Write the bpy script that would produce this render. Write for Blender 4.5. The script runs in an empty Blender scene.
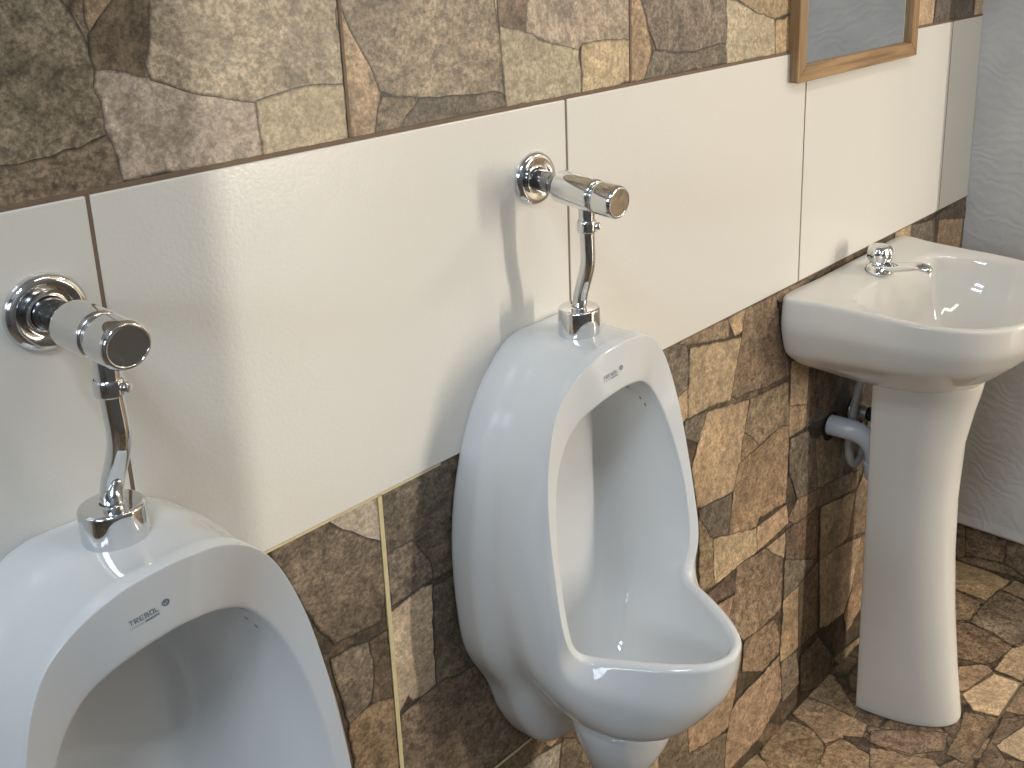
# Washroom corner: two wall urinals with flush valves, washbasin on a pedestal, mirror, stone-print tiles
import bpy, bmesh, math, random
WALL_STONES = [
 ('G', [(0.077, 1.267), (0.140, 1.240), (0.150, 1.218), (0.156, 1.196), (0.158, 1.160), (0.159, 1.146), (0.122, 1.138), (0.089, 1.137), (0.056, 1.142)]),
 ('Br', [(0.055, 1.141), (0.089, 1.136), (0.122, 1.136), (0.159, 1.145), (0.162, 1.136), (0.165, 1.113), (0.123, 1.112), (0.085, 1.110), (0.050, 1.110)]),
 ('M', [(0.159, 1.239), (0.181, 1.238), (0.160, 1.214)]),
 ('D', [(0.181, 1.238), (0.204, 1.236), (0.195, 1.182), (0.160, 1.191), (0.159, 1.214)]),
 ('P', [(0.159, 1.190), (0.195, 1.180), (0.232, 1.166), (0.272, 1.155), (0.274, 1.113), (0.168, 1.115), (0.167, 1.128), (0.161, 1.151)]),
 ('Pg', [(0.204, 1.236), (0.355, 1.227), (0.358, 1.177), (0.358, 1.159), (0.324, 1.160), (0.306, 1.159), (0.274, 1.156), (0.233, 1.167), (0.197, 1.182)]),
 ('Lt', [(0.277, 1.153), (0.306, 1.157), (0.324, 1.158), (0.359, 1.156), (0.357, 1.114), (0.278, 1.112)]),
 ('Mt', [(0.357, 1.226), (0.364, 1.213), (0.378, 1.187), (0.386, 1.165), (0.390, 1.145), (0.383, 1.111), (0.359, 1.112), (0.358, 1.177)]),
 ('G', [(0.359, 1.226), (0.527, 1.215), (0.533, 1.167), (0.535, 1.127), (0.494, 1.131), (0.458, 1.133), (0.408, 1.142), (0.393, 1.149), (0.386, 1.170), (0.373, 1.193), (0.364, 1.213)]),
 ('Br', [(0.395, 1.140), (0.433, 1.134), (0.411, 1.112), (0.385, 1.112)]),
 ('K', [(0.435, 1.133), (0.532, 1.125), (0.538, 1.114), (0.413, 1.112)]),
 ('D', [(0.535, 1.215), (0.573, 1.213), (0.568, 1.183), (0.536, 1.191)]),
 ('Pg', [(0.575, 1.212), (0.725, 1.203), (0.726, 1.159), (0.680, 1.163), (0.648, 1.163), (0.642, 1.158), (0.604, 1.168), (0.571, 1.181)]),
 ('Lt', [(0.536, 1.187), (0.568, 1.178), (0.604, 1.164), (0.642, 1.155), (0.645, 1.113), (0.541, 1.113)]),
 ('L', [(0.650, 1.159), (0.680, 1.160), (0.726, 1.156), (0.727, 1.115), (0.650, 1.113)]),
 ('Mt', [(0.731, 1.202), (0.743, 1.202), (0.755, 1.169), (0.762, 1.144), (0.750, 1.114), (0.730, 1.115)]),
 ('G', [(0.747, 1.201), (0.905, 1.191), (0.911, 1.139), (0.837, 1.135), (0.775, 1.145), (0.759, 1.175)]),
 ('K', [(0.769, 1.141), (0.837, 1.132), (0.911, 1.135), (0.914, 1.115), (0.753, 1.114)]),
 ('Lt', [(0.911, 1.191), (0.928, 1.185), (0.969, 1.170), (1.016, 1.158), (1.021, 1.114), (0.914, 1.114)]),
 ('T', [(0.935, 1.189), (1.066, 1.181), (1.057, 1.163), (1.018, 1.160), (0.966, 1.175)]),
 ('T', [(1.023, 1.154), (1.083, 1.158), (1.086, 1.116), (1.026, 1.113)]),
 ('L', [(1.421, 1.158), (1.507, 1.152), (1.502, 1.114), (1.428, 1.112)]),
 ('K', [(1.515, 1.152), (1.661, 1.142), (1.671, 1.114), (1.510, 1.114)]),
 ('L', [(1.674, 1.141), (1.719, 1.138), (1.712, 1.113), (1.676, 1.112)]),
 ('P', [(0.299, 0.777), (0.358, 0.777), (0.355, 0.728), (0.344, 0.735), (0.332, 0.745)]),
 ('Br', [(0.244, 0.777), (0.298, 0.777), (0.313, 0.760), (0.331, 0.745), (0.355, 0.726), (0.355, 0.676), (0.346, 0.648), (0.296, 0.654), (0.283, 0.678)]),
 ('Kg', [(0.291, 0.638), (0.331, 0.632), (0.336, 0.614), (0.335, 0.591), (0.327, 0.569), (0.304, 0.560), (0.298, 0.599)]),
 ('D', [(0.333, 0.631), (0.353, 0.632), (0.353, 0.558), (0.330, 0.564), (0.336, 0.590), (0.337, 0.613)]),
 ('Mt', [(0.304, 0.556), (0.326, 0.562), (0.354, 0.553), (0.352, 0.465), (0.306, 0.499)]),
 ('K', [(0.362, 0.775), (0.458, 0.776), (0.446, 0.657), (0.413, 0.658), (0.410, 0.678), (0.389, 0.712), (0.361, 0.711)]),
 ('Kg', [(0.361, 0.710), (0.389, 0.711), (0.409, 0.677), (0.411, 0.658), (0.362, 0.657)]),
 ('Lt', [(0.359, 0.648), (0.397, 0.654), (0.409, 0.651), (0.410, 0.607), (0.408, 0.539), (0.391, 0.535), (0.377, 0.539), (0.372, 0.548), (0.360, 0.534)]),
 ('K', [(0.413, 0.648), (0.446, 0.645), (0.451, 0.583), (0.470, 0.525), (0.437, 0.530), (0.409, 0.537)]),
 ('Br', [(0.362, 0.527), (0.409, 0.534), (0.440, 0.526), (0.474, 0.522), (0.497, 0.438), (0.535, 0.382), (0.479, 0.382), (0.461, 0.381), (0.357, 0.458)]),
 ('D', [(0.487, 0.371), (0.538, 0.374), (0.577, 0.363), (0.601, 0.343), (0.561, 0.351), (0.521, 0.340), (0.485, 0.366)]),
 ('P', [(0.522, 0.346), (0.552, 0.342), (0.586, 0.335), (0.577, 0.295), (0.519, 0.339)]),
 ('T', [(0.559, 0.361), (0.592, 0.352), (0.579, 0.345), (0.571, 0.344)]),
 ('Br', [(0.591, 0.338), (0.612, 0.322), (0.657, 0.236), (0.584, 0.286)]),
 ('K', [(0.769, 0.777), (0.798, 0.777), (0.833, 0.771), (0.837, 0.744), (0.836, 0.707), (0.817, 0.703), (0.800, 0.731)]),
 ('T', [(0.802, 0.730), (0.817, 0.702), (0.836, 0.706), (0.836, 0.669), (0.827, 0.665)]),
 ('M', [(0.820, 0.776), (0.892, 0.776), (0.928, 0.774), (0.927, 0.751), (0.841, 0.768)]),
 ('T', [(0.928, 0.774), (0.970, 0.775), (0.964, 0.749), (0.943, 0.748)]),
 ('L', [(0.843, 0.760), (0.958, 0.737), (0.946, 0.678), (0.934, 0.656), (0.886, 0.666), (0.840, 0.666)]),
 ('M', [(0.971, 0.776), (1.044, 0.774), (1.054, 0.730), (1.065, 0.693), (1.082, 0.666), (1.090, 0.638), (1.020, 0.644), (0.950, 0.654), (0.940, 0.660), (0.947, 0.689), (0.962, 0.738)]),
 ('M', [(1.045, 0.774), (1.129, 0.775), (1.141, 0.764), (1.055, 0.762)]),
 ('K', [(0.834, 0.663), (0.879, 0.660), (0.871, 0.636), (0.865, 0.621), (0.830, 0.643)]),
 ('T', [(0.883, 0.656), (0.981, 0.637), (0.963, 0.547), (0.947, 0.513), (0.890, 0.512), (0.863, 0.527), (0.850, 0.588), (0.866, 0.624)]),
 ('M', [(0.987, 0.636), (1.086, 0.626), (1.093, 0.556), (1.068, 0.563), (1.013, 0.557), (0.975, 0.592)]),
 ('Mt', [(0.973, 0.589), (1.010, 0.556), (0.966, 0.547)]),
 ('Mt', [(0.961, 0.545), (1.016, 0.551), (1.074, 0.559), (1.094, 0.551), (1.094, 0.481), (1.091, 0.426), (1.016, 0.435), (1.012, 0.422), (0.940, 0.444), (0.950, 0.507)]),
 ('T', [(1.095, 0.656), (1.146, 0.633), (1.148, 0.535), (1.125, 0.535), (1.097, 0.537)]),
 ('T', [(1.095, 0.584), (1.144, 0.566), (1.143, 0.534), (1.124, 0.533), (1.098, 0.533)]),
 ('Kg', [(1.101, 0.527), (1.150, 0.520), (1.177, 0.496), (1.194, 0.388), (1.130, 0.414), (1.102, 0.474)]),
 ('M', [(1.179, 0.495), (1.213, 0.491), (1.283, 0.445), (1.275, 0.391), (1.204, 0.382), (1.196, 0.387)]),
 ('D', [(1.149, 0.630), (1.274, 0.573), (1.212, 0.525), (1.148, 0.531)]),
 ('M', [(1.129, 0.411), (1.275, 0.386), (1.335, 0.372), (1.329, 0.341), (1.199, 0.368), (1.126, 0.372), (1.103, 0.390)]),
 ('D', [(1.098, 0.371), (1.198, 0.364), (1.199, 0.259), (1.102, 0.314)]),
 ('T', [(1.208, 0.360), (1.325, 0.334), (1.306, 0.257), (1.222, 0.255), (1.212, 0.260)]),
 ('M', [(1.330, 0.333), (1.361, 0.364), (1.425, 0.325), (1.414, 0.227), (1.311, 0.254)]),
 ('T', [(1.015, 0.419), (1.094, 0.418), (1.102, 0.384), (1.015, 0.380)]),
 ('L', [(0.901, 0.456), (1.009, 0.419), (1.014, 0.380), (0.907, 0.383), (0.900, 0.425)]),
 ('M', [(0.867, 0.506), (0.897, 0.482), (0.899, 0.416), (0.904, 0.382), (0.870, 0.389)]),
 ('K', [(0.867, 0.518), (0.943, 0.507), (0.937, 0.448), (0.899, 0.462), (0.872, 0.501)]),
 ('L', [(1.041, 0.370), (1.093, 0.370), (1.094, 0.327)]),
 ('D', [(0.881, 0.372), (0.960, 0.378), (0.957, 0.343), (0.902, 0.352)]),
 ('T', [(0.910, 0.342), (0.954, 0.335), (0.945, 0.304)]),
 ('M', [(0.962, 0.380), (1.036, 0.371), (1.090, 0.325), (1.089, 0.238), (1.026, 0.236), (0.986, 0.243), (0.945, 0.301), (0.959, 0.336)]),
 ('Kg', [(1.099, 0.319), (1.195, 0.269), (1.142, 0.252), (1.099, 0.249)]),
 ('T', [(1.099, 0.246), (1.144, 0.247), (1.150, 0.129), (1.119, 0.130), (1.096, 0.135)]),
 ('M', [(0.989, 0.237), (1.072, 0.226), (1.089, 0.188), (1.089, 0.155), (1.042, 0.151), (0.985, 0.187)]),
 ('D', [(1.147, 0.249), (1.205, 0.260), (1.214, 0.125), (1.153, 0.127)]),
 ('T', [(1.212, 0.259), (1.275, 0.252), (1.358, 0.231), (1.341, 0.155), (1.307, 0.106), (1.248, 0.113), (1.224, 0.125)]),
 ('M', [(1.362, 0.232), (1.439, 0.213), (1.452, 0.112), (1.336, 0.138)]),
 ('Mt', [(1.312, 0.099), (1.337, 0.134), (1.388, 0.138), (1.438, 0.103), (1.323, 0.056)]),
 ('T', [(0.919, 0.177), (0.980, 0.230), (0.970, 0.185), (0.949, 0.112), (0.894, 0.111), (0.850, 0.129), (0.844, 0.190)]),
 ('Mt', [(0.972, 0.140), (1.090, 0.147), (1.104, 0.062), (1.043, 0.027), (0.944, 0.027), (0.938, 0.057), (0.956, 0.131)]),
 ('Br', [(0.779, 0.199), (0.792, 0.206), (0.842, 0.188), (0.845, 0.131), (0.942, 0.101), (0.938, 0.032), (0.779, 0.150)]),
 ('T', [(0.736, 0.182), (0.776, 0.186), (0.777, 0.152)]),
 ('Kg', [(1.100, 0.128), (1.145, 0.123), (1.159, 0.053), (1.108, 0.050)]),
 ('D', [(1.162, 0.102), (1.220, 0.105), (1.281, 0.024), (1.286, -0.029), (1.167, 0.032)]),
 ('M', [(1.281, 0.026), (1.385, 0.010), (1.435, -0.019), (1.431, -0.118), (1.347, -0.051)]),
 ('K', [(1.532, 0.763), (1.658, 0.777), (1.702, 0.781), (1.711, 0.737), (1.590, 0.759)]),
 ('T', [(1.416, 0.778), (1.476, 0.776), (1.473, 0.753), (1.417, 0.770)]),
 ('K', [(1.479, 0.775), (1.587, 0.760), (1.586, 0.715), (1.476, 0.751)]),
 ('T', [(1.592, 0.757), (1.701, 0.736), (1.695, 0.683), (1.591, 0.713)]),
]
FLOOR_STONES = [
 ('T', [(1.150, 0.009), (1.194, 0.013), (1.198, -0.037), (1.193, -0.089), (1.189, -0.116), (1.155, -0.124), (1.139, -0.093), (1.115, -0.081), (1.134, -0.044), (1.142, -0.009)]),
 ('M', [(1.038, -0.006), (1.125, 0.003), (1.129, -0.043), (1.106, -0.083), (1.073, -0.094), (1.041, -0.095), (1.010, -0.042)]),
 ('T', [(0.978, 0.006), (1.030, -0.004), (1.008, -0.046)]),
 ('Mt', [(1.046, -0.103), (1.109, -0.088), (1.137, -0.098), (1.135, -0.149), (1.125, -0.200), (1.115, -0.204)]),
 ('M', [(1.186, -0.120), (1.215, -0.187), (1.223, -0.211), (1.176, -0.233), (1.158, -0.193), (1.159, -0.145)]),
 ('D', [(1.144, -0.097), (1.159, -0.129), (1.154, -0.146), (1.138, -0.196), (1.141, -0.236), (1.120, -0.212)]),
 ('M', [(1.196, 0.014), (1.274, 0.027), (1.267, -0.009), (1.210, -0.087), (1.196, -0.089), (1.199, -0.037)]),
 ('T', [(1.725, -0.034), (1.740, -0.047), (1.726, -0.156), (1.637, -0.142), (1.642, -0.071)]),
 ('Mt', [(1.690, -0.157), (1.751, -0.170), (1.760, -0.204), (1.682, -0.233), (1.685, -0.203)]),
 ('M', [(1.633, -0.075), (1.622, -0.137), (1.558, -0.140), (1.541, -0.116)]),
 ('Br', [(1.555, -0.146), (1.626, -0.146), (1.682, -0.154), (1.677, -0.203), (1.655, -0.243), (1.575, -0.272), (1.555, -0.251), (1.532, -0.237), (1.547, -0.202)]),
 ('M', [(1.534, -0.125), (1.546, -0.144), (1.537, -0.201), (1.524, -0.239), (1.471, -0.229), (1.453, -0.218), (1.440, -0.169)]),
 ('Mt', [(1.416, -0.183), (1.446, -0.215), (1.440, -0.236), (1.365, -0.216), (1.357, -0.209)]),
 ('T', [(1.448, -0.239), (1.521, -0.242), (1.563, -0.277), (1.447, -0.319), (1.447, -0.291)]),
 ('L', [(1.353, -0.219), (1.433, -0.243), (1.437, -0.290), (1.338, -0.292), (1.326, -0.249)]),
 ('M', [(1.267, -0.251), (1.311, -0.240), (1.328, -0.291), (1.202, -0.291), (1.203, -0.256)]),
 ('M', [(1.354, -0.296), (1.430, -0.297), (1.440, -0.322), (1.374, -0.346), (1.363, -0.323)]),
 ('L', [(1.267, -0.313), (1.333, -0.334), (1.340, -0.358), (1.262, -0.387), (1.259, -0.362), (1.261, -0.323)]),
 ('D', [(1.201, -0.307), (1.333, -0.300), (1.358, -0.325), (1.339, -0.332), (1.266, -0.311), (1.251, -0.327), (1.222, -0.363), (1.185, -0.319)]),
 ('M', [(1.180, -0.130), (1.220, -0.185), (1.246, -0.236), (1.210, -0.247), (1.172, -0.208), (1.158, -0.141)]),
 ('Mt', [(1.145, -0.148), (1.177, -0.242), (1.158, -0.268), (1.089, -0.178)]),
]
BASE_STONES = [
 ('M', [(-0.029, 0.082), (-0.048, 0.084), (-0.054, 0.026), (-0.052, 0.014), (-0.033, 0.003)]),
 ('Br', [(-0.053, 0.083), (-0.139, 0.084), (-0.136, 0.035), (-0.086, 0.026), (-0.057, 0.029)]),
 ('Br', [(-0.036, 0.005), (-0.083, 0.022), (-0.139, 0.027), (-0.159, 0.025), (-0.182, 0.013), (-0.110, 0.007)]),
 ('Br', [(-0.142, 0.082), (-0.174, 0.088), (-0.191, 0.088), (-0.198, 0.013), (-0.181, 0.022), (-0.144, 0.032)]),
]
STONE_RGB = {'K': (100, 88, 74), 'Kg': (120, 106, 88), 'D': (105, 86, 66), 'M': (138, 114, 86), 'Mt': (160, 131, 99), 'T': (178, 148, 112), 'L': (190, 163, 126), 'P': (170, 158, 138), 'Pg': (148, 134, 113), 'G': (126, 111, 92), 'Lt': (180, 163, 132), 'Br': (116, 100, 82)}
PORC = (.71, .728, .74, 1)
PORC2 = (.72, .70, .655, 1)
TILE = (.75, .73, .68, 1)
PLASTER = (.62, .62, .61, 1)
PAINT = (.24, .24, .24, 1)
ADDED_LOBBY = (.70, .67, .61, 1)
CEIL = (.70, .70, .69, 1)
WALL_GAIN = 1.28
FLOOR_GAIN = 1.5
MARK_LOC = (-.018, -.150, .8580)
EXPOSURE = 0.0
WORLD = (.75, .85, 1, 1)
WORLD_S = .6
LIGHTS = [
 # no doors stand here: unseen key strip and an added panel for tile gloss
 ('unseen_key_strip', (3.05, -4.45, 1.1), (.7, 0, .8), .04, 1.9, 100, (1, .91, .77), 180),
 ('added_gloss_panel', (3.40, -4.60, 1.0), (.8, 0, .8), .65, 1.9, 28, (1, .91, .77), 180),
 ('added_lobby_fill', (3.2, -2.2, 2.6), (3.2, -2.2, 0), .6, .6, 30, (1, .90, .76), 180),  # added fill that brightens the made-up lobby
 ('added_left_fill', (-2.46, -.85, 1.85), (.6, -.3, 1.0), 1.2, .75, 36, (.77, .88, 1), 180),  # added cool fill behind the invented left window
 ('added_glint_panel', (-1.00, -1.05, 2.62), (-1.00, -1.05, 0), .14, .40, 9.5, (.78, .89, 1), 180),  # added overhead panel, put in for cool glints on the urinals
 ('added_glint_panel', (-.70, -1.05, 2.62), (-.70, -1.05, 0), .14, .40, 9.5, (.78, .89, 1), 180),  # second added panel for the same glints
 ('added_ceiling_fill', (.9, -1.15, 2.62), (.9, -1.15, 0), 1.0, .12, 8, (1, .95, .88), 180),  # added neutral fill for the fronts of the fixtures
]
HOLES = ((.051, -.0765, .803), (.069, -.081, .7905), (.082, -.0815, .7845))
from mathutils import Vector, Matrix, Euler
random.seed(7)
C = bpy.context.scene.collection
SC = bpy.context.scene

# ------------------------------------------------------------------ helpers
def lin(c):
    c = c / 255.0
    return c / 12.92 if c <= .04045 else ((c + .055) / 1.055) ** 2.4

def rgb(*c):
    return (lin(c[0]), lin(c[1]), lin(c[2]), 1.0)

def tag(o, label=None, cat=None, group=None, kind=None):
    if label: o['label'] = label
    if cat: o['category'] = cat
    if group: o['group'] = group
    if kind: o['kind'] = kind
    return o

def link(name, me, mats, parent=None, smooth=True):
    o = bpy.data.objects.new(name, me)
    C.objects.link(o)
    for m in (mats if isinstance(mats, (list, tuple)) else [mats]):
        me.materials.append(m)
    if smooth:
        for p in me.polygons: p.use_smooth = True
    if parent is not None: o.parent = parent
    return o

def obj(name, bm, mats, parent=None, smooth=True):
    bmesh.ops.recalc_face_normals(bm, faces=bm.faces[:])
    me = bpy.data.meshes.new(name)
    bm.to_mesh(me); bm.free()
    return link(name, me, mats, parent, smooth)

def empty(name, loc):
    o = bpy.data.objects.new(name, None); C.objects.link(o)
    o.location = loc; o.empty_display_size = .05
    return o

def box(bm, x0, x1, y0, y1, z0, z1, mi=0, bev=0):
    vs = [bm.verts.new((x, y, z)) for x in (x0, x1) for y in (y0, y1) for z in (z0, z1)]
    q = [(0, 1, 3, 2), (4, 6, 7, 5), (0, 4, 5, 1), (2, 3, 7, 6), (0, 2, 6, 4), (1, 5, 7, 3)]
    fs = []
    for f in q:
        F = bm.faces.new([vs[i] for i in f]); F.material_index = mi; fs.append(F)
    if bev:
        es = {e for F in fs for e in F.edges}
        bmesh.ops.bevel(bm, geom=list(es), offset=bev, segments=2, affect='EDGES', profile=.5)
    return fs

def lathe(bm, prof, M=Matrix(), seg=48, mi=0):
    """profile of (radius, height) turned about local Z, placed by matrix M"""
    rings = []
    for r, h in prof:
        if r < 1e-6:
            rings.append([bm.verts.new(M @ Vector((0, 0, h)))])
        else:
            rings.append([bm.verts.new(M @ Vector((r * math.cos(2 * math.pi * k / seg), r * math.sin(2 * math.pi * k / seg), h))) for k in range(seg)])
    for a, b in zip(rings, rings[1:]):
        if len(a) == 1 and len(b) == 1: continue
        for k in range(seg):
            k2 = (k + 1) % seg
            if len(a) == 1: f = bm.faces.new((a[0], b[k], b[k2]))
            elif len(b) == 1: f = bm.faces.new((a[k], a[k2], b[0]))
            else: f = bm.faces.new((a[k], a[k2], b[k2], b[k]))
            f.material_index = mi

def rounded(prof, r=.001, n=3):
    """round the corners of a lathe profile"""
    out = [prof[0]]
    for i in range(1, len(prof) - 1):
        p, a, b = Vector(prof[i]), Vector(prof[i - 1]), Vector(prof[i + 1])
        da, db = (a - p), (b - p)
        if da.length < 1e-7 or db.length < 1e-7: out.append(prof[i]); continue
        rr = min(r, da.length * .45, db.length * .45)
        s, e = p + da.normalized() * rr, p + db.normalized() * rr
        for k in range(n + 1):
            t = k / n
            q = s * (1 - t) ** 2 + p * 2 * t * (1 - t) + e * t * t
            out.append((max(q.x, 0), q.y))
    out.append(prof[-1])
    return out

def spline(P, t):
    """Catmull-Rom through control points P (tuples) at parameter t in 0..1"""
    n = len(P) - 1
    x = min(max(t, 0), 1) * n
    i = min(int(x), n - 1); u = x - i
    p1, p2 = Vector(P[i]), Vector(P[i + 1])
    p0 = Vector(P[i - 1]) if i > 0 else 2 * p1 - p2
    p3 = Vector(P[i + 2]) if i + 2 <= n else 2 * p2 - p1
    return .5 * ((2 * p1) + (p2 - p0) * u + (2 * p0 - 5 * p1 + 4 * p2 - p3) * u * u + (3 * p1 - p0 - 3 * p2 + p3) * u ** 3)

def tube(bm, pts, radius, seg=20, n=40, mi=0, cap=True):
    P = [spline(pts, k / n) for k in range(n + 1)]
    up = Vector((0.3, 1, .2)); rings = []
    for k, p in enumerate(P):
        d = (P[min(k + 1, n)] - P[max(k - 1, 0)]).normalized()
        a = (up - d * up.dot(d)).normalized(); b = d.cross(a); up = a
        r = radius(k / n) if callable(radius) else radius
        rings.append([bm.verts.new(p + r * (math.cos(2 * math.pi * j / seg) * a + math.sin(2 * math.pi * j / seg) * b)) for j in range(seg)])
    for A, B in zip(rings, rings[1:]):
        for j in range(seg):
            f = bm.faces.new((A[j], A[(j + 1) % seg], B[(j + 1) % seg], B[j])); f.material_index = mi
    if cap:
        bm.faces.new(rings[0]).material_index = mi; bm.faces.new(rings[-1][::-1]).material_index = mi

def half_loops(loops, per, cx=0.0, lean=0.0):
    """loops of half stations (a, y, z) -> full mirrored rings of Vectors"""
    R = []
    for L in loops:
        half = [spline(L, k / per) for k in range(per + 1)]
        ring = [Vector((cx + h.x + lean * -h.y, h.y, h.z)) for h in half]
        ring += [Vector((cx - h.x + lean * -h.y, h.y, h.z)) for h in reversed(half[1:-1])]
        R.append(ring)
    return R

def skin_rings(bm, R, close_first=False, close_last=False):
    V = [[bm.verts.new(p) for p in ring] for ring in R]
    n = len(V[0])
    for A, B in zip(V, V[1:]):
        for k in range(n):
            bm.faces.new((A[k], A[(k + 1) % n], B[(k + 1) % n], B[k]))
    if close_first: bm.faces.new(V[0])
    if close_last: bm.faces.new(V[-1][::-1])
    return V

def mix(a, b, t):
    return [tuple(x + (y - x) * t for x, y in zip(p, q)) for p, q in zip(a, b)]

def subsurf(o, lv=2):
    m = o.modifiers.new('subdivision', 'SUBSURF'); m.levels = lv; m.render_levels = lv
    return o

# ------------------------------------------------------------------ materials
def mat(name, base=(.8, .8, .8, 1), rough=.5, metal=0.0, coat=0.0, spec=None):
    m = bpy.data.materials.new(name); m.use_nodes = True
    b = m.node_tree.nodes['Principled BSDF']
    b.inputs['Base Color'].default_value = base
    b.inputs['Roughness'].default_value = rough
    b.inputs['Metallic'].default_value = metal
    b.inputs['Coat Weight'].default_value = coat
    if spec is not None: b.inputs['Specular IOR Level'].default_value = spec
    return m

class NT:
    def __init__(s, m): s.m, s.t = m, m.node_tree; s.b = s.t.nodes['Principled BSDF']
    def n(s, typ, **kw):
        nd = s.t.nodes.new(typ)
        for k, v in kw.items():
            if k.startswith('i_'): nd.inputs[k[2:].replace('_', ' ')].default_value = v
            else: setattr(nd, k, v)
        return nd
    def l(s, a, b): s.t.links.new(a, b)
    def coord(s): return s.n('ShaderNodeTexCoord').outputs['Object']
    def noise(s, vec, scale, detail=4, rough=.55, dist=0.0, dims='3D'):
        nd = s.n('ShaderNodeTexNoise', noise_dimensions=dims)
        nd.inputs['Scale'].default_value = scale; nd.inputs['Detail'].default_value = detail
        nd.inputs['Roughness'].default_value = rough; nd.inputs['Distortion'].default_value = dist
        s.l(vec, nd.inputs['Vector']); return nd
    def maprange(s, v, a, b, c, d):
        nd = s.n('ShaderNodeMapRange'); s.l(v, nd.inputs[0])
        for i, x in enumerate((a, b, c, d)): nd.inputs[i + 1].default_value = x
        return nd.outputs[0]
    def math(s, op, a, b=None):
        nd = s.n('ShaderNodeMath', operation=op)
        for i, x in enumerate((a, b)):
            if x is None: continue
            if isinstance(x, (int, float)): nd.inputs[i].default_value = x
            else: s.l(x, nd.inputs[i])
        return nd.outputs[0]
    def mixc(s, typ, f, a, b):
        nd = s.n('ShaderNodeMix', data_type='RGBA', blend_type=typ)
        if isinstance(f, (int, float)): nd.inputs[0].default_value = f
        else: s.l(f, nd.inputs[0])
        for i, x in ((6, a), (7, b)):
            if isinstance(x, tuple): nd.inputs[i].default_value = x
            else: s.l(x, nd.inputs[i])
        return nd.outputs[2]
    def bump(s, h, strength, dist):
        nd = s.n('ShaderNodeBump'); nd.inputs['Strength'].default_value = strength; nd.inputs['Distance'].default_value = dist
        s.l(h, nd.inputs['Height']); s.l(nd.outputs[0], s.b.inputs['Normal'])

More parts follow.
